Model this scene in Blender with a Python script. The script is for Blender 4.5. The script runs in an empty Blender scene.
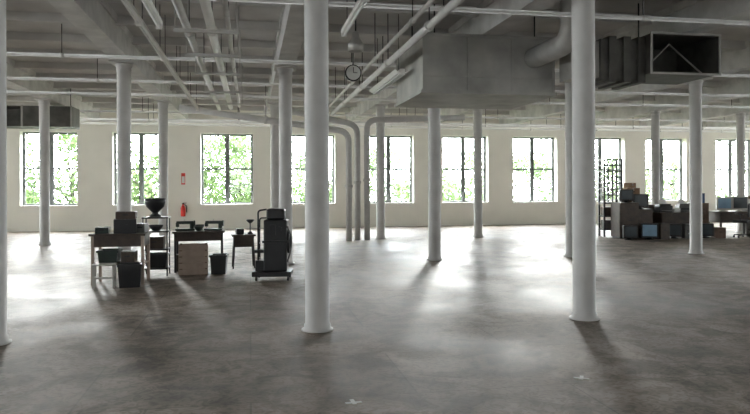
import bpy, bmesh, math, random
from mathutils import Vector, Matrix
random.seed(7)
EYE=1.535; FOC=674.0
# ---------------------------------------------------------------- materials
def mat(name,col,rough=0.6,metal=0.0,var=0.12,scale=6.0,bump=0.0,spec=0.5,emit=None):
    m=bpy.data.materials.new(name); m.use_nodes=True
    nt=m.node_tree; n=nt.nodes; l=nt.links; b=n['Principled BSDF']
    tc=n.new('ShaderNodeTexCoord'); no=n.new('ShaderNodeTexNoise')
    no.inputs['Scale'].default_value=scale; no.inputs['Detail'].default_value=5
    l.new(tc.outputs['Object'],no.inputs['Vector'])
    r=n.new('ShaderNodeValToRGB')
    r.color_ramp.elements[0].position=0.3; r.color_ramp.elements[1].position=0.7
    r.color_ramp.elements[0].color=tuple(c*(1-var) for c in col)+(1,)
    r.color_ramp.elements[1].color=tuple(min(1,c*(1+var)) for c in col)+(1,)
    l.new(no.outputs['Fac'],r.inputs['Fac']); l.new(r.outputs['Color'],b.inputs['Base Color'])
    b.inputs['Roughness'].default_value=rough; b.inputs['Metallic'].default_value=metal
    b.inputs['Specular IOR Level'].default_value=spec
    if bump:
        bp=n.new('ShaderNodeBump'); bp.inputs['Strength'].default_value=bump; bp.inputs['Distance'].default_value=0.02
        l.new(no.outputs['Fac'],bp.inputs['Height']); l.new(bp.outputs['Normal'],b.inputs['Normal'])
    return m
M={}
M['wall']=mat('wall_paint',(0.92,0.90,0.83),0.8,var=0.03,scale=1.5,bump=0.1)
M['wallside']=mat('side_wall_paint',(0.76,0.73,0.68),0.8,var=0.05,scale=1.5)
M['ceil']=mat('ceiling_boards',(0.58,0.57,0.555),0.8,var=0.15,scale=1.2,bump=0.1)
M['beam']=mat('painted_timber',(0.62,0.61,0.595),0.75,var=0.15,scale=3,bump=0.2)
M['col']=mat('column_paint',(0.55,0.535,0.52),0.6,var=0.10,scale=3,bump=0.08)
M['galv']=mat('galvanised_steel',(0.50,0.49,0.47),0.5,0.35,var=0.15,scale=4)
M['duct']=mat('duct_sheet_metal',(0.38,0.37,0.345),0.55,0.2,var=0.2,scale=2.5)
M['ductdark']=mat('duct_dark_metal',(0.10,0.095,0.085),0.5,0.5,var=0.3,scale=4)
M['pipe']=mat('pipe_paint',(0.64,0.63,0.61),0.5,var=0.1)
M['whitepipe']=mat('white_enamel',(0.87,0.86,0.83),0.4,var=0.04)
M['frame']=mat('window_frame_paint',(0.17,0.18,0.175),0.5,var=0.1)
M['sill']=mat('sill_paint',(0.88,0.86,0.80),0.5,var=0.04)
M['black']=mat('black_plastic',(0.012,0.012,0.014),0.4,var=0.2)
M['dark']=mat('dark_metal',(0.020,0.020,0.022),0.45,0.2,var=0.3)
M['darkwood']=mat('dark_wood',(0.050,0.032,0.022),0.5,var=0.3,scale=9)
M['wood']=mat('worn_wood',(0.16,0.10,0.07),0.6,var=0.2,scale=9)
M['lightwood']=mat('pale_wood',(0.42,0.33,0.27),0.6,var=0.12,scale=9)
M['white']=mat('white_laminate',(0.55,0.53,0.50),0.5,var=0.05)
M['beige']=mat('beige_plastic',(0.45,0.44,0.41),0.5,var=0.06)
M['grey']=mat('grey_plastic',(0.12,0.12,0.115),0.5,var=0.1)
M['green']=mat('dark_green_plastic',(0.02,0.035,0.028),0.5,var=0.2)
M['blue']=mat('blue_fabric',(0.04,0.08,0.18),0.8,var=0.2)
M['card']=mat('cardboard',(0.26,0.155,0.09),0.85,var=0.1)
M['red']=mat('red_paint',(0.65,0.03,0.02),0.35,var=0.05)
M['screen']=mat('crt_glass',(0.06,0.075,0.085),0.12,var=0.1)
M['screenblue']=mat('pale_crt_glass',(0.22,0.36,0.50),0.15,var=0.1)
M['paper']=mat('paper',(0.8,0.8,0.78),0.8,var=0.05)
M['tape']=mat('floor_tape',(0.85,0.85,0.82),0.7,var=0.03)
M['bark']=mat('bark',(0.06,0.05,0.04),0.9,var=0.3)
M['grass']=mat('grass',(0.06,0.09,0.03),0.9,var=0.3,scale=1)
M['leaf']=mat('leaves',(0.105,0.165,0.055),0.7,var=0.4,scale=0.8,spec=0.2)
g=bpy.data.materials.new('window_glass'); g.use_nodes=True; nt=g.node_tree
for x in list(nt.nodes): nt.nodes.remove(x)
o=nt.nodes.new('ShaderNodeOutputMaterial'); t=nt.nodes.new('ShaderNodeBsdfTransparent'); gl=nt.nodes.new('ShaderNodeBsdfGlossy'); mx=nt.nodes.new('ShaderNodeMixShader')
t.inputs['Color'].default_value=(0.93,0.96,0.95,1); gl.inputs['Roughness'].default_value=0.02; mx.inputs[0].default_value=0.05
nt.links.new(t.outputs[0],mx.inputs[1]); nt.links.new(gl.outputs[0],mx.inputs[2]); nt.links.new(mx.outputs[0],o.inputs['Surface'])
M['glass']=g
def floormat():
    m=bpy.data.materials.new('worn_floor'); m.use_nodes=True; nt=m.node_tree; n=nt.nodes; l=nt.links; b=n['Principled BSDF']
    tc=n.new('ShaderNodeTexCoord')
    def noise(s,d,dist=0):
        x=n.new('ShaderNodeTexNoise'); x.inputs['Scale'].default_value=s; x.inputs['Detail'].default_value=d; x.inputs['Distortion'].default_value=dist
        l.new(tc.outputs['Object'],x.inputs['Vector']); return x
    def ramp(src,p0,c0,p1,c1):
        r=n.new('ShaderNodeValToRGB'); r.color_ramp.elements[0].position=p0; r.color_ramp.elements[1].position=p1
        r.color_ramp.elements[0].color=c0+(1,); r.color_ramp.elements[1].color=c1+(1,); l.new(src,r.inputs['Fac']); return r.outputs['Color']
    def mul(a,b_,f):
        x=n.new('ShaderNodeMixRGB'); x.blend_type='MULTIPLY'; x.inputs[0].default_value=f; l.new(a,x.inputs[1]); l.new(b_,x.inputs[2]); return x.outputs[0]
    n1=noise(0.45,5,0.6); n2=noise(2.2,9,1.2); n3=noise(28,4); n4=noise(9,8,2.5)
    c=ramp(n1.outputs['Fac'],0.35,(0.225,0.180,0.145),0.65,(0.385,0.328,0.278))
    c=mul(c,ramp(n2.outputs['Fac'],0.38,(0.48,0.46,0.44),0.60,(1.1,1.1,1.1)),0.9)
    c=mul(c,ramp(n4.outputs['Fac'],0.40,(0.62,0.60,0.58),0.55,(1.05,1.05,1.05)),0.85)
    br=n.new('ShaderNodeTexBrick'); br.inputs['Scale'].default_value=1.0; br.inputs['Brick Width'].default_value=2.44; br.inputs['Row Height'].default_value=1.22
    br.inputs['Mortar Size'].default_value=0.008; br.inputs['Color1'].default_value=(1,1,1,1); br.inputs['Color2'].default_value=(0.74,0.74,0.74,1); br.inputs['Mortar'].default_value=(0.5,0.5,0.5,1)
    l.new(tc.outputs['Object'],br.inputs['Vector'])
    c=mul(c,br.outputs['Color'],0.8)
    l.new(c,b.inputs['Base Color'])
    rr=n.new('ShaderNodeMapRange'); rr.inputs['From Min'].default_value=0.3; rr.inputs['From Max'].default_value=0.7
    rr.inputs['To Min'].default_value=0.50; rr.inputs['To Max'].default_value=0.72
    l.new(n1.outputs['Fac'],rr.inputs['Value']); l.new(rr.outputs[0],b.inputs['Roughness'])
    b.inputs['Specular IOR Level'].default_value=0.17
    bp=n.new('ShaderNodeBump'); bp.inputs['Strength'].default_value=0.15; bp.inputs['Distance'].default_value=0.01
    l.new(n3.outputs['Fac'],bp.inputs['Height']); l.new(bp.outputs['Normal'],b.inputs['Normal'])
    return m
M['floor']=floormat()
# ---------------------------------------------------------------- mesh builder
class MB:
    def __init__(s): s.bm=bmesh.new(); s.m=[]
    def mi(s,k):
        if k not in s.m: s.m.append(k)
        return s.m.index(k)
    def _set(s,vs,k,smooth=False):
        i=s.mi(k); fs=set(f for v in vs for f in v.link_faces)
        for f in fs: f.material_index=i; f.smooth=smooth
    def box(s,x0,x1,y0,y1,z0,z1,k,bev=0,rot=None):
        r=bmesh.ops.create_cube(s.bm,size=1); vs=r['verts']
        c=Vector(((x0+x1)/2,(y0+y1)/2,(z0+z1)/2))
        for v in vs:
            p=Vector((v.co.x*(x1-x0),v.co.y*(y1-y0),v.co.z*(z1-z0)))
            if rot: p=rot@p
            v.co=p+c
        s._set(vs,k)
        if bev:
            es=list(set(e for v in vs for e in v.link_edges))
            r2=bmesh.ops.bevel(s.bm,geom=es,offset=bev,segments=2,affect='EDGES',profile=0.5)
            for f in r2['faces']: f.material_index=s.mi(k)
        return s
    def cyl(s,p0,p1,r0,k,r1=None,seg=16):
        p0=Vector(p0); p1=Vector(p1); d=p1-p0; L=d.length
        if r1 is None: r1=r0
        r=bmesh.ops.create_cone(s.bm,cap_ends=True,segments=seg,radius1=r0,radius2=r1,depth=L)
        q=Vector((0,0,1)).rotation_difference(d.normalized()).to_matrix(); c=(p0+p1)/2
        for v in r['verts']: v.co=q@v.co+c
        s._set(r['verts'],k,True)
        for f in set(f for v in r['verts'] for f in v.link_faces):
            if len(f.verts)>4: f.smooth=False
        return s
    def tube(s,pts,rad,k,seg=12,bend=0):
        pts=[Vector(p) for p in pts]
        if bend:
            out=[pts[0]]
            for i in range(1,len(pts)-1):
                a=(pts[i-1]-pts[i]); c=(pts[i+1]-pts[i]); ra=min(bend,a.length*0.49); rc=min(bend,c.length*0.49)
                A=pts[i]+a.normalized()*ra; C=pts[i]+c.normalized()*rc
                for t in range(7):
                    t/=6; out.append(A*(1-t)**2+pts[i]*2*t*(1-t)+C*t*t)
            out.append(pts[-1]); pts=out
        rings=[]; prev=None
        for i,p in enumerate(pts):
            d=(pts[min(i+1,len(pts)-1)]-pts[max(i-1,0)]).normalized()
            if prev is None:
                u=d.orthogonal().normalized()
            else:
                u=(prev-d*prev.dot(d)).normalized()
            prev=u; w=d.cross(u)
            rings.append([s.bm.verts.new(p+(u*math.cos(a)+w*math.sin(a))*rad) for a in [2*math.pi*j/seg for j in range(seg)]])
        i0=s.mi(k)
        for a,b in zip(rings[:-1],rings[1:]):
            for j in range(seg):
                f=s.bm.faces.new((a[j],a[(j+1)%seg],b[(j+1)%seg],b[j])); f.material_index=i0; f.smooth=True
        for rg,rev in ((rings[0],True),(rings[-1],False)):
            f=s.bm.faces.new(rg[::-1] if rev else rg); f.material_index=i0
        return s
    def lathe(s,prof,c,k,seg=24):
        c=Vector(c); i0=s.mi(k); rings=[]
        for r,z in prof: rings.append([s.bm.verts.new(c+Vector((r*math.cos(2*math.pi*j/seg),r*math.sin(2*math.pi*j/seg),z))) for j in range(seg)])
        for a,b in zip(rings[:-1],rings[1:]):
            for j in range(seg):
                f=s.bm.faces.new((a[j],a[(j+1)%seg],b[(j+1)%seg],b[j])); f.material_index=i0; f.smooth=True
        for rg,rev in ((rings[0],True),(rings[-1],False)):
            try:
                f=s.bm.faces.new(rg[::-1] if rev else rg); f.material_index=i0
            except: pass
        return s
    def poly(s,vs,faces,k):
        V=[s.bm.verts.new(v) for v in vs]
        for f in faces:
            q=s.bm.faces.new([V[i] for i in f]); q.material_index=s.mi(k)
        return s
    def done(s,name,loc=(0,0,0),rz=0):
        bmesh.ops.recalc_face_normals(s.bm,faces=s.bm.faces[:])
        me=bpy.data.meshes.new(name); s.bm.to_mesh(me); s.bm.free()
        for k in s.m: me.materials.append(M[k])
        ob=bpy.data.objects.new(name,me); ob.location=loc; ob.rotation_euler=(0,0,math.radians(rz))
        bpy.context.collection.objects.link(ob); return ob
# ---------------------------------------------------------------- room
XL,XR,YB,YF,H=-14.79,25.51,-8.0,25.7,4.45
BAY=3.1; X0=0.708
T=0.5
MB().box(XL-T,XR+T,YB-T,YF+T,-0.3,0,'floor').done('floor')
MB().box(XL-T,XR+T,YB-T,YF+T,H,H+0.3,'ceil').done('ceiling')
SILL,HEAD,WW=0.885,3.55,1.9
wx=[-13.24,-10.14,-7.04,-3.94,-0.84,2.26,5.36,8.43,11.38,14.40,17.25,20.55,23.6]
def window_wall(name,centers,a0,a1,t0,t1,axis,k='wall'):
    m=MB()
    def bx(s0,s1,z0,z1):
        if axis=='x': m.box(s0,s1,t0,t1,z0,z1,k)
        else: m.box(t0,t1,s0,s1,z0,z1,k)
    bx(a0,a1,0,SILL); bx(a0,a1,HEAD,H)
    e=a0
    for c in centers:
        bx(e,c-WW/2,SILL,HEAD); e=c+WW/2
    bx(e,a1,SILL,HEAD)
    return m.done(name)
window_wall('wall_front',wx,XL-T,XR+T,YF,YF+T,'x')
wb=wx[::2]
window_wall('wall_back',wb,XL-T,XR+T,YB-T,YB,'x','wallside')
wy=[YB+1.9+BAY*k for k in range(10)]
window_wall('wall_right',wy,YB,YF,XR,XR+T,'y','wallside')
window_wall('wall_left',wy,YB,YF,XL-T,XL,'y','wallside')
wn=[0]
def window(cx,cy,rz):
    wn[0]+=1; m=MB(); w=WW/2; yf=0.30
    m.box(-w,w,0.0-0.06,0.30,SILL,SILL+0.03,'sill')
    def fr(x0,x1,z0,z1,d=0.07,k='frame',y=yf): m.box(x0,x1,y,y+d,z0,z1,k)
    z0=SILL+0.03; z1=HEAD
    fr(-w,-w+0.05,z0,z1,0.1); fr(w-0.05,w,z0,z1,0.1); fr(-w+0.05,w-0.05,z1-0.07,z1,0.1); fr(-w+0.05,w-0.05,z0,z0+0.06,0.1)
    fr(-0.055,0.055,z0+0.06,z1-0.07,0.1)
    zm=(z0+z1)/2
    for s in (-1,1):
        a,b=(0.055,w-0.05) if s>0 else (-w+0.05,-0.055)
        fr(a,b,zm-0.035,zm+0.035,0.06,'frame',yf+0.02)
        fr(a,a+0.03,z0+0.06,z1-0.07,0.05,'frame',yf+0.02); fr(b-0.03,b,z0+0.06,z1-0.07,0.05,'frame',yf+0.02)
        for t in (1/3,2/3):
            x=a+(b-a)*t; fr(x-0.008,x+0.008,z0+0.06,z1-0.07,0.02,'frame',yf+0.035)
        for zz in (z0+0.06+(zm-z0)*0.5,zm+(z1-zm)*0.5):
            fr(a,b,zz-0.008,zz+0.008,0.02,'frame',yf+0.035)
        m.poly([(a,yf+0.045,z0),(b,yf+0.045,z0),(b,yf+0.045,z1),(a,yf+0.045,z1)],[(0,1,2,3)],'glass')
    return m.done('window_%d'%wn[0],(cx,cy,0),rz)
def portal(x,y,rot):
    L=bpy.data.lights.new('window_light','AREA'); L.shape='RECTANGLE'; L.size=WW; L.size_y=HEAD-SILL
    L.cycles.is_portal=True
    o=bpy.data.objects.new('window_light',L); o.location=(x,y,(SILL+HEAD)/2); o.rotation_euler=rot
    bpy.context.collection.objects.link(o); return o
for c in wx:
    window(c,YF,0); portal(c,YF+0.46,(math.radians(-90),0,0))
for c in wb:
    window(c,YB,180); portal(c,YB-0.46,(math.radians(90),0,0))
for c in wy:
    window(XR,c,-90); o=portal(XR+0.46,c,(0,math.radians(90),0)); o.data.size,o.data.size_y=HEAD-SILL,WW
    window(XL,c,90); o=portal(XL-0.46,c,(0,math.radians(-90),0)); o.data.size,o.data.size_y=HEAD-SILL,WW
MB().box(XL,XR,YF-0.03,YF,0,0.14,'wall').done('baseboard_front')
# ---------------------------------------------------------------- structure
BZ=3.95
gx=[X0+BAY*k for k in range(-4,8)]
rows=[-5.6,7.25,13.7,19.65]
for x in gx:
    m=MB(); m.box(-0.17,0.17,YB,YF,BZ,H,'beam',0)
    m.box(-0.20,0.20,YB,YF,H-0.12,H,'beam')
    m.done('ceiling_beam',(x,0,0))
    for y in rows:
        xx=x-0.12 if (y==7.25 and x<0) else x
        if y==19.65 and x>12: xx=x-0.30
        if y==19.65 and 5<x<8: xx=x-0.07
        if y==13.7 and 9<x<11: xx=x-0.07
        m=MB(); r=0.13
        m.lathe([(0.17,0),(0.17,0.015),(0.145,0.02),(0.145,0.06),(r,0.08),(r,3.76),(r+0.01,3.78),(r+0.01,3.82),(r,3.84),(r+0.03,3.89),(r+0.03,3.92)],(0,0,0),'col',32)
        m.box(-0.22,0.22,-0.3,0.3,3.92,BZ,'col')
        m.done('support_column',(xx,y,0))
y=YB+1.2
while y<YF-0.3:
    MB().box(XL,XR,-0.06,0.06,4.30,H,'ceil').done('ceiling_joist',(0,y,0)); y+=1.57
# ---------------------------------------------------------------- pipes
def pipe(pts,r,k='pipe',name='ceiling_pipe',bend=0.0,hang=None,rings=True):
    m=MB(); m.tube(pts,r,k,14,bend)
    if rings:
        for a,b in zip(pts[:-1],pts[1:]):
            a=Vector(a); b=Vector(b); L=(b-a).length; n=int(L/3)
            for i in range(1,n+1):
                p=a+(b-a)*(i/(n+1)); d=(b-a).normalized()
                m.cyl(p-d*0.04,p+d*0.04,r*1.3,k,seg=14)
                if abs(d.z)<0.3: m.cyl(p,(p.x,p.y,hang or H),0.008,'dark',seg=6)
    return m.done(name)
for yy in (5.6,8.5,12.6,15.4,17.6,21.6,24.0):
    pipe([(XL+0.1,yy,3.86),(XR-0.1,yy,3.86)],0.03,name='sprinkler_pipe')
pipe([(XL+0.1,25.45,3.83),(XR-0.1,25.45,3.83)],0.035,'whitepipe',name='sprinkler_pipe')
pipe([(XL+0.1,22.8,3.7),(XR-0.1,22.8,3.7)],0.05,'whitepipe',name='heating_pipe')
for x,z,r in ((-0.80,3.62,0.05),(-0.50,3.66,0.06),(-0.28,3.70,0.035),(2.27,3.6,0.05),(2.05,3.66,0.03)):
    pipe([(x,0.5,z),(x,18.3 if x<1 else 18.9,z)],r,'pipe' if r<0.06 else 'whitepipe')
for yy in (6.5,8.9,10.5,12.2,14.5,16.5):
    m=MB(); m.box(-0.95,-0.15,-0.03,0.03,3.52,3.56,'galv'); m.cyl((-0.93,0,3.54),(-0.93,0,H),0.012,'galv',seg=6); m.cyl((-0.17,0,3.54),(-0.17,0,H),0.012,'galv',seg=6)
    m.done('pipe_trapeze_hanger',(0,yy,0))
pipe([(-1.9,19.1,3.72),(2.78,19.1,3.12),(2.78,19.1,0)],0.085,'col',name='drain_pipe',bend=0.3)
pipe([(0.9,19.3,3.75),(3.06,19.3,3.34),(3.06,19.3,0)],0.085,'col',name='drain_pipe',bend=0.3)
pipe([(6.3,19.3,3.6),(3.34,19.3,3.48),(3.34,19.3,0)],0.085,'col',name='drain_pipe',bend=0.3)
def strip(x,y0,y1,z,wide=True):
    L=y1-y0; m=MB()
    m.box(-0.04,0.04,0,L,z,z+0.06,'whitepipe',0.008)
    if wide:
        m.poly([(-0.06,0,z),(0.06,0,z),(0.13,0,z+0.045),(-0.13,0,z+0.045),(-0.06,L,z),(0.06,L,z),(0.13,L,z+0.045),(-0.13,L,z+0.045)],[(0,1,5,4),(1,2,6,5),(0,3,7,4)],'whitepipe')
    for sx in ((-0.035,0.035) if wide else (0,)): m.cyl((sx,0.04,z-0.025),(sx,L-0.04,z-0.025),0.016,'paper',seg=10)
    for yy in (0.02,L-0.02): m.box(-0.035,0.035,yy-0.02,yy+0.02,z-0.045,z,'whitepipe')
    for yy in (0.3,L-0.3): m.cyl((0,yy,z+0.06),(0,yy,H),0.006,'dark',seg=6)
    return m.done('fluorescent_fixture',(x,y0,0))
for i in range(5): strip(-1.40,6.6+i*2.46,9.0+i*2.46,3.66,False)
strip(1.25,7.2,9.0,3.6,False); strip(2.47,10.8,13.3,3.42); strip(-1.05,6.0,8.3,3.45,False)
# ---------------------------------------------------------------- ducts
m=MB()
m.box(2.65,4.85,10.2,12.1,3.03,3.93,'duct')
for x in (2.65,3.38,4.12,4.85-0.03): m.box(x,x+0.03,10.18,10.2,3.03,3.93,'duct')
m.box(2.62,4.88,10.17,12.13,3.0,3.05,'duct'); m.box(2.62,4.88,10.17,12.13,3.90,3.94,'duct')
m.box(2.66,4.84,10.155,10.17,3.26,3.28,'duct')
m.tube([(4.5,10.2,3.6),(4.5,8.9,3.6),(4.5,8.9,4.4)],0.16,'galv',20,0.35)
for x in (2.9,4.6):
    for yy in (10.4,11.9): m.cyl((x,yy,3.93),(x,yy,H),0.012,'dark',seg=6)
m.done('air_handling_plenum')
m=MB()
m.box(4.89,5.25,9.5,10.1,3.2,3.75,'duct')
for i in range(6):
    x=5.25+i*0.12; e=0.04 if i%2 else 0
    m.box(x,x+0.12,9.45-e,10.15+e,3.16-e,3.78+e,'ductdark')
def openbox(m,x0,x1,y0,y1,z0,z1,t,k,ki):
    m.box(x0,x1,y0,y1,z0,z0+t,k); m.box(x0,x1,y0,y1,z1-t,z1,k)
    m.box(x0,x0+t,y0,y1,z0+t,z1-t,k); m.box(x1-t,x1,y0,y1,z0+t,z1-t,k)
    m.box(x0+t,x1-t,y1-t,y1,z0+t,z1-t,ki)
openbox(m,5.97,7.12,9.25,10.3,3.25,3.85,0.02,'ductdark','ductdark')
for a,b,c,d in ((5.95,5.98,3.23,3.87),(7.11,7.14,3.23,3.87),(5.98,7.11,3.23,3.26),(5.98,7.11,3.84,3.87)): m.box(a,b,9.23,9.25,c,d,'duct')
m.tube([(6.0,9.6,3.3),(6.6,9.75,3.8),(7.1,9.6,3.3)],0.015,'duct',6)
for x in (6.1,7.0): m.cyl((x,9.8,3.85),(x,9.8,H),0.012,'dark',seg=6)
m.done('supply_duct')
m=MB()
openbox(m,-7.6,-4.95,20.4,21.2,3.27,3.85,0.02,'ductdark','ductdark')
m.box(-6.3,-4.97,20.36,20.4,3.27,3.85,'ductdark')
for x in (-7.6,-6.3,-5.0): m.box(x,x+0.05,20.33,20.36,3.25,3.87,'duct')
m.box(-9.5,-7.6,20.5,21.1,3.35,3.78,'duct')
for x in (-7.2,-5.1): m.cyl((x,20.8,3.85),(x,20.8,H),0.012,'dark',seg=6)
m.done('supply_duct')
m=MB(); m.lathe([(0.02,0.30),(0.05,0.28),(0.06,0.2),(0.11,0.12),(0.12,0.0),(0.10,0.0),(0.08,0.08),(0.01,0.1)],(0,0,0),'galv',20); m.cyl((0,0,0.28),(0,0,H-3.55),0.012,'dark',seg=8)
m.done('pendant_lamp',(1.55,9.9,3.55))
m=MB(); m.cyl((0,-0.04,0),(0,0.04,0),0.15,'dark',seg=32); m.cyl((0,-0.05,0),(0,-0.04,0),0.13,'paper',seg=32); m.box(-0.006,0.006,-0.056,-0.05,0,0.1,'black'); m.box(0,0.07,-0.056,-0.05,-0.006,0.006,'black'); m.cyl((0,0,0.15),(0,0,H-3.62),0.012,'dark',seg=8)
m.done('hanging_clock',(1.86,12.2,3.62))
m=MB(); m.lathe([(0.0,0),(0.08,0.0),(0.085,0.03),(0.085,0.30),(0.06,0.37),(0.03,0.40),(0.03,0.44)],(0,-0.1,0),'red',20)
m.box(-0.04,0.04,-0.13,-0.07,0.44,0.48,'black'); m.box(-0.02,0.12,-0.12,-0.08,0.48,0.50,'black'); m.tube([(0.02,-0.1,0.45),(0.12,-0.1,0.4),(0.12,-0.1,0.15)],0.015,'black',8,0.05); m.box(-0.05,0.05,-0.02,0,0.1,0.4,'dark')
m.done('fire_extinguisher',(-2.42,YF-0.002,0.48))
m=MB(); m.box(-0.07,0.07,-0.012,0,0,0.42,'red'); m.box(-0.05,0.05,-0.016,-0.012,0.05,0.30,'paper'); m.done('fire_extinguisher_sign',(-2.42,YF,1.65))
for (x,y,r) in ((0.72,4.75,5),(2.60,5.0,-30),(4.75,5.5,10)):
    m=MB(); m.box(-0.06,0.06,-0.015,0.015,0,0.002,'tape'); m.box(-0.015,0.015,-0.04,0.07,0.002,0.003,'tape'); m.done('floor_tape_mark',(x,y,0),r)
# ---------------------------------------------------------------- furniture builders
def crt(loc,rz,w=0.4,body='black',scr='screen'):
    m=MB(); h=w*0.9
    m.box(-w/2,w/2,-0.03,0.12,0.05,0.05+h,body,0.015)
    m.box(-w/2+0.04,w/2-0.04,-0.035,-0.03,0.10,0.05+h-0.04,scr,0)
    a=w/2-0.02;b=w/2-0.09
    z0,z1=0.07,0.05+h-0.02
    m.poly([(-a,0.12,z0),(a,0.12,z0),(a,0.12,z1),(-a,0.12,z1),(-b,0.40,z0+0.03),(b,0.40,z0+0.03),(b,0.40,z1-0.08),(-b,0.40,z1-0.08)],[(0,1,5,4),(1,2,6,5),(2,3,7,6),(3,0,4,7),(4,5,6,7),(0,1,2,3)],body)
    m.lathe([(0.13,0),(0.13,0.012),(0.06,0.03),(0.06,0.06)],(0,0.15,0),body,16)
    for i in range(3): m.cyl((w/2-0.05-i*0.03,-0.036,0.075),(w/2-0.05-i*0.03,-0.03,0.075),0.006,'grey',seg=8)
    return m.done('crt_monitor',loc,rz)
def table(name,loc,rz,w,d,h,top,leg,apron=0.12,legr=0.02,shelf=None,drawer=False,wood_t=0.035,square=True,splay=0):
    m=MB()
    m.box(-w/2,w/2,-d/2,d/2,h-wood_t,h,top,0.004)
    m.box(-w/2+0.04,w/2-0.04,-d/2+0.03,-d/2+0.05,h-wood_t-apron,h-wood_t,top); m.box(-w/2+0.04,w/2-0.04,d/2-0.05,d/2-0.03,h-wood_t-apron,h-wood_t,top)
    m.box(-w/2+0.03,-w/2+0.05,-d/2+0.05,d/2-0.05,h-wood_t-apron,h-wood_t,top); m.box(w/2-0.05,w/2-0.03,-d/2+0.05,d/2-0.05,h-wood_t-apron,h-wood_t,top)
    for sx in (-1,1):
        for sy in (-1,1):
            x=sx*(w/2-0.05); y=sy*(d/2-0.05)
            if square: m.box(x-legr,x+legr,y-legr,y+legr,0,h-wood_t,leg)
            else: m.cyl((x+sx*splay,y+sy*splay,0),(x,y,h-wood_t),legr*0.7,leg,legr,10)
    if shelf is not None:
        m.box(-w/2+0.04,w/2-0.04,-d/2+0.04,d/2-0.04,shelf,shelf+0.02,leg)
    if drawer:
        m.box(-w/2+0.1,w/2-0.1,-d/2+0.01,-d/2+0.03,h-wood_t-apron+0.015,h-wood_t-0.01,'wood'); m.cyl((0,-d/2-0.015,h-wood_t-apron/2),(0,-d/2+0.01,h-wood_t-apron/2),0.015,'galv',seg=10)
    return m.done(name,loc,rz)
def bin_(loc,rz,w,d,h,k,name='storage_bin'):
    m=MB(); t=0.012; a=0.88
    def ring(s,z,o): 
        return [(-w/2*s+o,-d/2*s+o,z),(w/2*s-o,-d/2*s+o,z),(w/2*s-o,d/2*s-o,z),(-w/2*s+o,d/2*s-o,z)]
    V=ring(a,0,0)+ring(1,h,0)+ring(1,h,t)+ring(a,t,t)
    F=[(0,1,2,3)]+[(i,(i+1)%4,4+(i+1)%4,4+i) for i in range(4)]+[(4+i,4+(i+1)%4,8+(i+1)%4,8+i) for i in range(4)]+[(8+i,8+(i+1)%4,12+(i+1)%4,12+i) for i in range(4)]+[(12,13,14,15)]
    m.poly(V,F,k)
    m.box(-w/2-0.015,w/2+0.015,-d/2-0.015,-d/2,h-0.035,h,k); m.box(-w/2-0.015,w/2+0.015,d/2,d/2+0.015,h-0.035,h,k)
    m.box(-w/2-0.015,-w/2,-d/2,d/2,h-0.035,h,k); m.box(w/2,w/2+0.015,-d/2,d/2,h-0.035,h,k)
    return m.done(name,loc,rz)
def carton(loc,rz,w,d,h,k='card',name='cardboard_box'):
    m=MB(); m.box(-w/2,w/2,-d/2,d/2,0,h,k,0.004)
    if k in('card','lightwood'): m.box(-0.03,0.03,-d/2-0.001,d/2+0.001,h-0.08,h+0.001,'lightwood')
    for s in (-1,1): m.box(s*w/4-w/4+0.003,s*w/4+w/4-0.003,-d/2,d/2,h,h+0.006,k)
    m.box(-0.04,0.04,-d/2-0.004,-d/2,h*0.55,h*0.55+0.02,'black')
    return m.done(name,loc,rz)
def sewing(loc,rz,k='green'):
    m=MB(); m.box(-0.17,0.17,-0.08,0.08,0,0.035,k,0.006); m.box(0.09,0.16,-0.04,0.04,0.035,0.16,k,0.012); m.box(-0.15,0.16,-0.035,0.035,0.12,0.175,k,0.012); m.box(-0.16,-0.10,-0.03,0.03,0.07,0.15,k,0.01)
    m.cyl((-0.13,0,0.03),(-0.13,0,0.08),0.006,'galv',seg=8); m.cyl((0.16,0,0.13),(0.185,0,0.13),0.055,k,seg=18); m.cyl((0,0,0.17),(0,0,0.21),0.004,'galv',seg=6)
    return m.done('sewing_machine',loc,rz)
def bowl(loc,r=0.12,h=0.09,k='green'):
    m=MB(); m.lathe([(r*0.45,0),(r*0.5,0.01),(r*0.85,h*0.6),(r,h),(r*0.95,h),(r*0.8,h*0.62),(r*0.4,0.02)],(0,0,0),k,20); return m.done('metal_bowl',loc)
def tower(loc,rz,k='beige'):
    m=MB(); m.box(-0.09,0.09,-0.22,0.22,0,0.42,k,0.006); m.box(-0.075,0.075,-0.226,-0.22,0.33,0.37,'grey'); m.box(-0.075,0.075,-0.226,-0.22,0.28,0.32,'grey'); m.box(-0.05,0.05,-0.224,-0.22,0.22,0.24,'black'); m.cyl((0,-0.226,0.15),(0,-0.22,0.15),0.014,'galv',seg=10)
    return m.done('computer_tower',loc,rz)
def printer(loc,rz,w=0.42,k='beige'):
    m=MB(); m.box(-w/2,w/2,-0.2,0.2,0,0.2,k,0.015); m.box(-w/2+0.03,w/2-0.03,-0.14,0.18,0.2,0.25,k,0.01); m.box(-w/2+0.06,w/2-0.06,-0.26,-0.2,0.05,0.065,'grey'); m.box(-w/2+0.05,w/2-0.05,-0.203,-0.2,0.07,0.13,'black')
    m.box(-w/2+0.09,w/2-0.09,0.12,0.135,0.25,0.38,'paper',rot=Matrix.Rotation(math.radians(-15),3,'X')); m.box(w/2-0.14,w/2-0.03,-0.13,-0.05,0.25,0.256,'grey')
    return m.done('desktop_printer',loc,rz)
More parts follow.
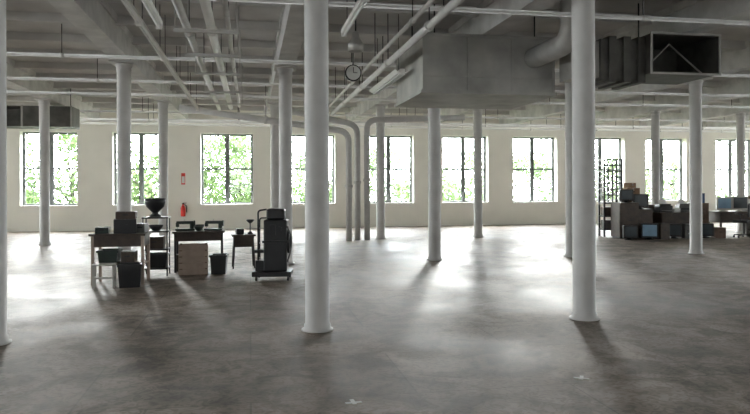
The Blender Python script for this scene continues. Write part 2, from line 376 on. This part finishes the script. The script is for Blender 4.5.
def ochair(loc,rz,k='blue'):
    m=MB()
    for i in range(5):
        a=i*2*math.pi/5; e=(0.27*math.cos(a),0.27*math.sin(a)); m.cyl((e[0],e[1],0.075),(0,0,0.10),0.016,'black',0.024,8); m.cyl((e[0]-0.015,e[1],0.03),(e[0]+0.015,e[1],0.03),0.03,'black',seg=12)
        m.cyl((e[0],e[1],0.05),(e[0],e[1],0.085),0.01,'black',seg=6)
    m.cyl((0,0,0.09),(0,0,0.44),0.025,'dark',seg=12); m.box(-0.24,0.24,-0.23,0.23,0.44,0.52,k,0.03); m.box(-0.21,0.21,0.22,0.28,0.62,1.0,k,0.025); m.tube([(0,0.1,0.44),(0,0.31,0.46),(0,0.29,0.8)],0.018,'black',8,0.06)
    for s in (-1,1): m.tube([(s*0.2,0.05,0.45),(s*0.28,0.05,0.47),(s*0.28,0.05,0.68)],0.012,'black',8,0.04); m.box(s*0.28-0.03,s*0.28+0.03,-0.12,0.14,0.68,0.705,'black',0.008)
    return m.done('office_chair',loc,rz)
def cabinet(loc,rz,w,d,h,k='darkwood',n=3,name='drawer_cabinet'):
    m=MB(); m.box(-w/2,w/2,-d/2,d/2,0.04,h,k,0.004); m.box(-w/2+0.03,w/2-0.03,-d/2+0.03,d/2-0.03,0,0.04,'black')
    for i in range(n):
        a=0.06+i*(h-0.08)/n; b=a+(h-0.08)/n-0.02; m.box(-w/2+0.02,w/2-0.02,-d/2-0.012,-d/2,a,b,k); m.box(-0.06,0.06,-d/2-0.03,-d/2-0.012,(a+b)/2-0.008,(a+b)/2+0.008,'dark')
    return m.done(name,loc,rz)
# ---- left group
table('work_table',(-2.05,11.45,0),-3,0.86,0.55,0.81,'darkwood','lightwood',apron=0.17,legr=0.022,shelf=0.32,drawer=False)
carton((-1.98,11.42,0.81),8,0.34,0.34,0.22,'black','equipment_case'); carton((-1.96,11.42,1.037),3,0.30,0.3,0.11,'darkwood','equipment_case'); carton((-2.33,11.45,0.81),5,0.2,0.3,0.09,'green','equipment_case'); carton((-1.73,11.5,0.81),-8,0.14,0.25,0.14,'grey','equipment_case')
bin_((-2.22,11.42,0.345),0,0.3,0.36,0.2,'green'); carton((-1.92,11.42,0.345),0,0.2,0.36,0.17,'darkwood')
bin_((-1.84,11.0,0),6,0.34,0.3,0.36,'black')
m=MB()
m.box(-0.17,0.17,-0.12,0.12,0.34,0.365,'white',0.004)
for sx in (-1,1):
    for sy in (-1,1): m.box(sx*0.145-0.014,sx*0.145+0.014,sy*0.10-0.014,sy*0.10+0.014,0,0.34,'white')
    m.box(sx*0.145-0.01,sx*0.145+0.01,-0.1,0.1,0.14,0.17,'white')
m.box(-0.145,0.145,-0.11,-0.09,0.14,0.17,'white')
m.done('step_stool',(-2.22,11.0,0),4)
m=MB()
for sx in (-1,1):
    for sy in (-1,1): m.cyl((sx*0.2,sy*0.18,0),(sx*0.2,sy*0.18,1.03),0.012,'dark',seg=8)
for z in (0.12,0.45,0.76,1.0): m.box(-0.22,0.22,-0.2,0.2,z,z+0.025,'dark')
m.done('metal_shelf_rack',(-1.62,12.35,0),0)
m=MB(); m.lathe([(0.10,0),(0.10,0.02),(0.05,0.05),(0.05,0.07),(0.09,0.11),(0.15,0.17),(0.175,0.25),(0.18,0.32),(0.165,0.32),(0.15,0.25),(0.1,0.16),(0.01,0.14)],(0,0,0),'dark',24); m.done('metal_urn',(-1.64,12.35,1.03))
carton((-1.64,12.35,0.475),0,0.3,0.3,0.2,'darkwood'); bin_((-1.6,12.35,0.145),0,0.34,0.32,0.24,'black'); bowl((-1.62,12.3,0.785),0.13,0.1,'dark')
table('work_table',(-0.93,12.9,0),2,0.92,0.6,0.74,'darkwood','dark',apron=0.14,legr=0.02)
sewing((-1.19,12.9,0.741),10); bowl((-0.93,12.75,0.741),0.09,0.09); bowl((-0.93,13.05,0.741),0.09,0.1,'dark'); sewing((-0.67,12.9,0.741),-6)
m=MB()
for i in range(5): m.box(-0.25,0.25,-0.16,-0.145,0.01+i*0.108,0.10+i*0.108,'lightwood'); m.box(-0.25,0.25,0.145,0.16,0.01+i*0.108,0.10+i*0.108,'lightwood'); m.box(-0.25,-0.235,-0.145,0.145,0.01+i*0.108,0.10+i*0.108,'lightwood'); m.box(0.235,0.25,-0.145,0.145,0.01+i*0.108,0.10+i*0.108,'lightwood')
for sx in (-1,1): m.box(sx*0.22-0.02,sx*0.22+0.02,-0.145,-0.12,0,0.54,'wood'); m.box(sx*0.22-0.02,sx*0.22+0.02,0.12,0.145,0,0.54,'wood')
m.box(-0.235,0.235,-0.145,0.145,0,0.015,'wood'); m.done('wooden_crate',(-0.99,12.34,0),3)
bin_((-0.55,12.38,0),-4,0.28,0.3,0.34,'black'); carton((-1.22,12.95,0),0,0.22,0.35,0.3,'darkwood')
table('side_table',(-0.13,13.2,0),4,0.44,0.42,0.64,'darkwood','dark',apron=0.2,legr=0.018,square=False,splay=0.03)
carton((-0.2,13.2,0.64),8,0.14,0.2,0.1,'dark','equipment_case')
m=MB(); m.lathe([(0.05,0),(0.055,0.02),(0.02,0.04),(0.012,0.15),(0.012,0.2),(0.06,0.24),(0.08,0.27),(0.06,0.28)],(0,0,0),'dark',16); m.done('desk_lamp',(0.0,13.22,0.64))
m=MB()
m.box(-0.33,0.31,-0.25,0.25,0.07,0.15,'black',0.012)
for sx in (-1,1):
    for sy in (-1,1): m.cyl((sx*0.26-0.015,sy*0.2,0.035),(sx*0.26+0.015,sy*0.2,0.035),0.035,'dark',seg=14)
m.box(-0.14,0.24,-0.2,0.2,0.15,1.0,'black',0.02)
m.box(-0.16,0.26,-0.22,0.22,0.62,0.66,'dark',0.006)
m.box(-0.10,0.20,-0.15,0.15,1.0,1.18,'black',0.03)
m.box(-0.03,0.06,-0.215,-0.2,0.75,0.92,'dark'); m.cyl((0.12,-0.22,0.85),(0.12,-0.2,0.85),0.04,'dark',seg=18)
m.cyl((0.24,0,0.62),(0.28,0,0.62),0.19,'dark',seg=28); m.cyl((0.28,0,0.62),(0.30,0,0.62),0.12,'black',seg=24)
m.tube([(0.24,-0.16,0.9),(0.33,-0.18,0.7),(0.30,-0.2,0.45),(0.24,-0.2,0.3)],0.012,'grey',8,0.12)
m.tube([(-0.24,-0.1,0.15),(-0.24,-0.1,1.15),(-0.10,-0.1,1.17)],0.014,'dark',8,0.05); m.tube([(-0.24,0.1,0.15),(-0.24,0.1,1.02),(-0.10,0.1,1.02)],0.012,'dark',8,0.05)
for z in (0.35,0.6,0.85): m.cyl((-0.24,-0.1,z),(-0.24,0.1,z),0.01,'dark',seg=8)
m.box(-0.28,-0.14,-0.15,0.15,0.15,0.33,'dark',0.01)
m.box(-0.30,-0.14,-0.12,0.12,0.45,0.50,'dark',0.01)
m.done('black_floor_machine',(0.38,11.4,0),-8)
# ---- right group
m=MB()
for sx in (-1,1):
    for sy in (-1,1): m.box(sx*0.27-0.025,sx*0.27+0.025,sy*0.2-0.02,sy*0.2+0.02,0,2.35,'dark')
for z in (0.2,0.6,1.0,1.25,1.43,1.61,1.79,1.97,2.15,2.32): m.box(-0.28,0.28,-0.21,0.21,z,z+0.04,'dark')
for i in range(1,4):
    x=-0.27+i*0.135; m.box(x-0.02,x+0.02,0.17,0.2,1.0,2.3,'dark')
m.box(-0.24,-0.03,-0.15,0.15,0.24,0.5,'grey'); m.box(0.0,0.23,-0.15,0.15,0.64,0.85,'black'); m.box(-0.24,-0.02,-0.15,0.15,0.64,0.9,'darkwood')
m.done('pigeonhole_shelving',(10.86,19.0,0),-8)
cabinet((10.95,18.35,0),0,0.62,0.5,1.05,'darkwood',3)
crt((10.95,18.25,1.05),-20,0.38,'black','screen')
cabinet((11.55,18.5,0),0,0.5,0.5,0.85,'darkwood',3); crt((11.5,18.4,0.85),-25,0.44,'black','screen')
crt((11.25,17.55,0),-28,0.46,'dark','screenblue'); crt((10.65,17.55,0),-15,0.4,'black'); carton((11.75,17.75,0),5,0.3,0.35,0.45,'darkwood','equipment_case')
cabinet((11.65,19.2,0),-10,0.5,0.5,1.2,'wood',4); carton((11.65,19.2,1.2),-5,0.42,0.4,0.27); carton((11.63,19.2,1.48),10,0.26,0.26,0.15,'card')
table('office_desk',(12.75,18.5,0),0,1.4,0.6,0.74,'darkwood','darkwood',apron=0.35)
printer((12.32,18.5,0.74),-10,0.40,'black'); printer((12.97,18.5,0.74),-15,0.34,'grey'); crt((13.32,18.5,0.74),-20,0.26,'dark')
crt((12.2,17.8,0),-30,0.42,'black'); tower((12.6,17.8,0),-20,'grey'); tower((12.85,17.8,0),-25,'black'); crt((13.2,17.75,0),-30,0.42,'black','screen'); carton((13.65,17.8,0),-10,0.3,0.3,0.3,'wood','wooden_box')
cabinet((12.4,19.3,0),0,0.9,0.4,0.95,'darkwood',3)
m=MB()
for i in range(14): m.box(-0.09,0.09,-0.14,0.14,i*0.008,i*0.008+0.006,'paper',rot=Matrix.Rotation(random.uniform(-.1,.1),3,'Z'))
m.done('paper_stack',(12.64,18.4,0.74))
table('office_desk',(14.9,18.6,0),-6,1.5,0.7,0.74,'darkwood','darkwood',apron=0.3)
crt((14.4,18.5,0.74),-25,0.44,'beige','screenblue'); crt((14.95,18.5,0.74),-25,0.46,'beige','screen'); printer((15.42,18.6,0.74),-6,0.36,'grey')
ochair((14.35,17.6,0),200,'dark'); ochair((15.4,17.3,0),150,'dark'); tower((14.8,18.0,0),-25,'grey'); tower((15.1,17.98,0),-25,'beige'); crt((14.85,17.1,0),-40,0.42,'beige','screenblue')
cabinet((13.8,18.95,0),0,0.46,0.46,1.0,'wood',3); carton((13.8,18.95,1.0),0,0.3,0.3,0.3,'blue','storage_tub'); cabinet((16.3,19.25,0),0,0.5,0.5,1.2,'wood',4)
table('office_desk',(16.6,18.3,0),0,1.2,0.7,0.74,'darkwood','dark',apron=0.2); crt((16.4,18.2,0.74),-30,0.44,'beige','screenblue')
# ---------------------------------------------------------------- exterior
MB().box(-90,120,27,140,-4.2,-4,'grass').done('exterior_ground')
def tree(x,y,h,r,n=2600):
    m=MB(); m.cyl((0,0,-4),(0,0,h*0.55),0.18,'bark',0.08,10)
    for i in range(8):
        a=random.uniform(0,6.28); m.cyl((0,0,h*random.uniform(0.0,0.4)),(r*0.7*math.cos(a),r*0.7*math.sin(a),h*random.uniform(0.4,0.9)),0.05,'bark',0.015,6)
    i0=m.mi('leaf')
    cl=[(Vector((random.uniform(-r,r)*0.95,random.uniform(-r,r)*0.75,random.uniform(-1.5,h))),random.uniform(0.6,1.3)) for _ in range(34)]
    for i in range(n):
        c,s=random.choice(cl); p=c+Vector((random.gauss(0,s*0.6),random.gauss(0,s*0.6),random.gauss(0,s*0.5)))
        u=Vector((random.gauss(0,1),random.gauss(0,1),random.gauss(0,1))).normalized(); w=u.orthogonal().normalized(); q=random.uniform(0.06,0.13)
        f=m.bm.faces.new([m.bm.verts.new(v) for v in (p-u*q,p+w*q*0.6,p+u*q,p-w*q*0.6)]); f.material_index=i0
    return m.done('tree',(x,y,0))
for i,(x,y,h,r) in enumerate([(-13,33,3.4,2.8),(-8.5,35,4.0,3.2),(-4.5,32.5,3.2,2.8),(-0.5,34,3.8,2.8),(4,36,3.2,3.2),(9,34,3.2,3),(14,36,3.4,3.4),(19,34,3.2,3.2),(24,35,4.0,3.4),(29,34,4.6,3.4)]):
    tree(x,y,h,r,9000)
# ---------------------------------------------------------------- world: hazy sky, brighter on the window side
w=bpy.data.worlds.new('hazy_sky'); bpy.context.scene.world=w; w.use_nodes=True; nt=w.node_tree
bg=nt.nodes['Background']; bg.inputs['Color'].default_value=(0.93,0.965,1.0,1)
tc=nt.nodes.new('ShaderNodeTexCoord'); sp=nt.nodes.new('ShaderNodeSeparateXYZ'); mr=nt.nodes.new('ShaderNodeMapRange')
mr.inputs['From Min'].default_value=-0.5; mr.inputs['From Max'].default_value=1.0; mr.inputs['To Min'].default_value=7; mr.inputs['To Max'].default_value=54
nt.links.new(tc.outputs['Generated'],sp.inputs[0]); nt.links.new(sp.outputs['Y'],mr.inputs['Value']); nt.links.new(mr.outputs[0],bg.inputs['Strength'])
# low hazy sun and an added second sun lamp for crossing floor shadows
def sun(name,az,el,e,ang):
    S=bpy.data.lights.new(name,'SUN'); S.energy=e; S.angle=math.radians(ang); S.color=(1.0,0.98,0.95)
    so=bpy.data.objects.new(name,S); bpy.context.collection.objects.link(so)
    az=math.radians(az); el=math.radians(el)
    d=Vector((math.sin(az)*math.cos(el),math.cos(az)*math.cos(el),math.sin(el)))
    so.rotation_euler=d.to_track_quat('Z','Y').to_euler(); so.location=(12,45,12)
sun('sun',21,9.5,5.5,6)
sun('added_sun',-14,9.5,5,7)  # extra lamp with no real source, added for the second set of floor streaks
# ---------------------------------------------------------------- camera
cam=bpy.data.cameras.new('camera'); co=bpy.data.objects.new('camera',cam); bpy.context.collection.objects.link(co)
cam.sensor_width=36; cam.lens=FOC/750*36; cam.shift_y=-20/750; cam.clip_end=500; cam.clip_start=0.05
co.location=(0,0,EYE); co.rotation_mode='XYZ'
R=Matrix.Rotation(math.radians(-10.5),3,'Z')@Matrix.Rotation(math.radians(90),3,'X')@Matrix.Rotation(math.radians(-0.2),3,'Z')
co.rotation_euler=R.to_euler('XYZ')
sc=bpy.context.scene; sc.camera=co
sc.cycles.max_bounces=10; sc.cycles.diffuse_bounces=6
vs=sc.view_settings
vs.view_transform='Standard'; vs.look='None'; vs.exposure=0
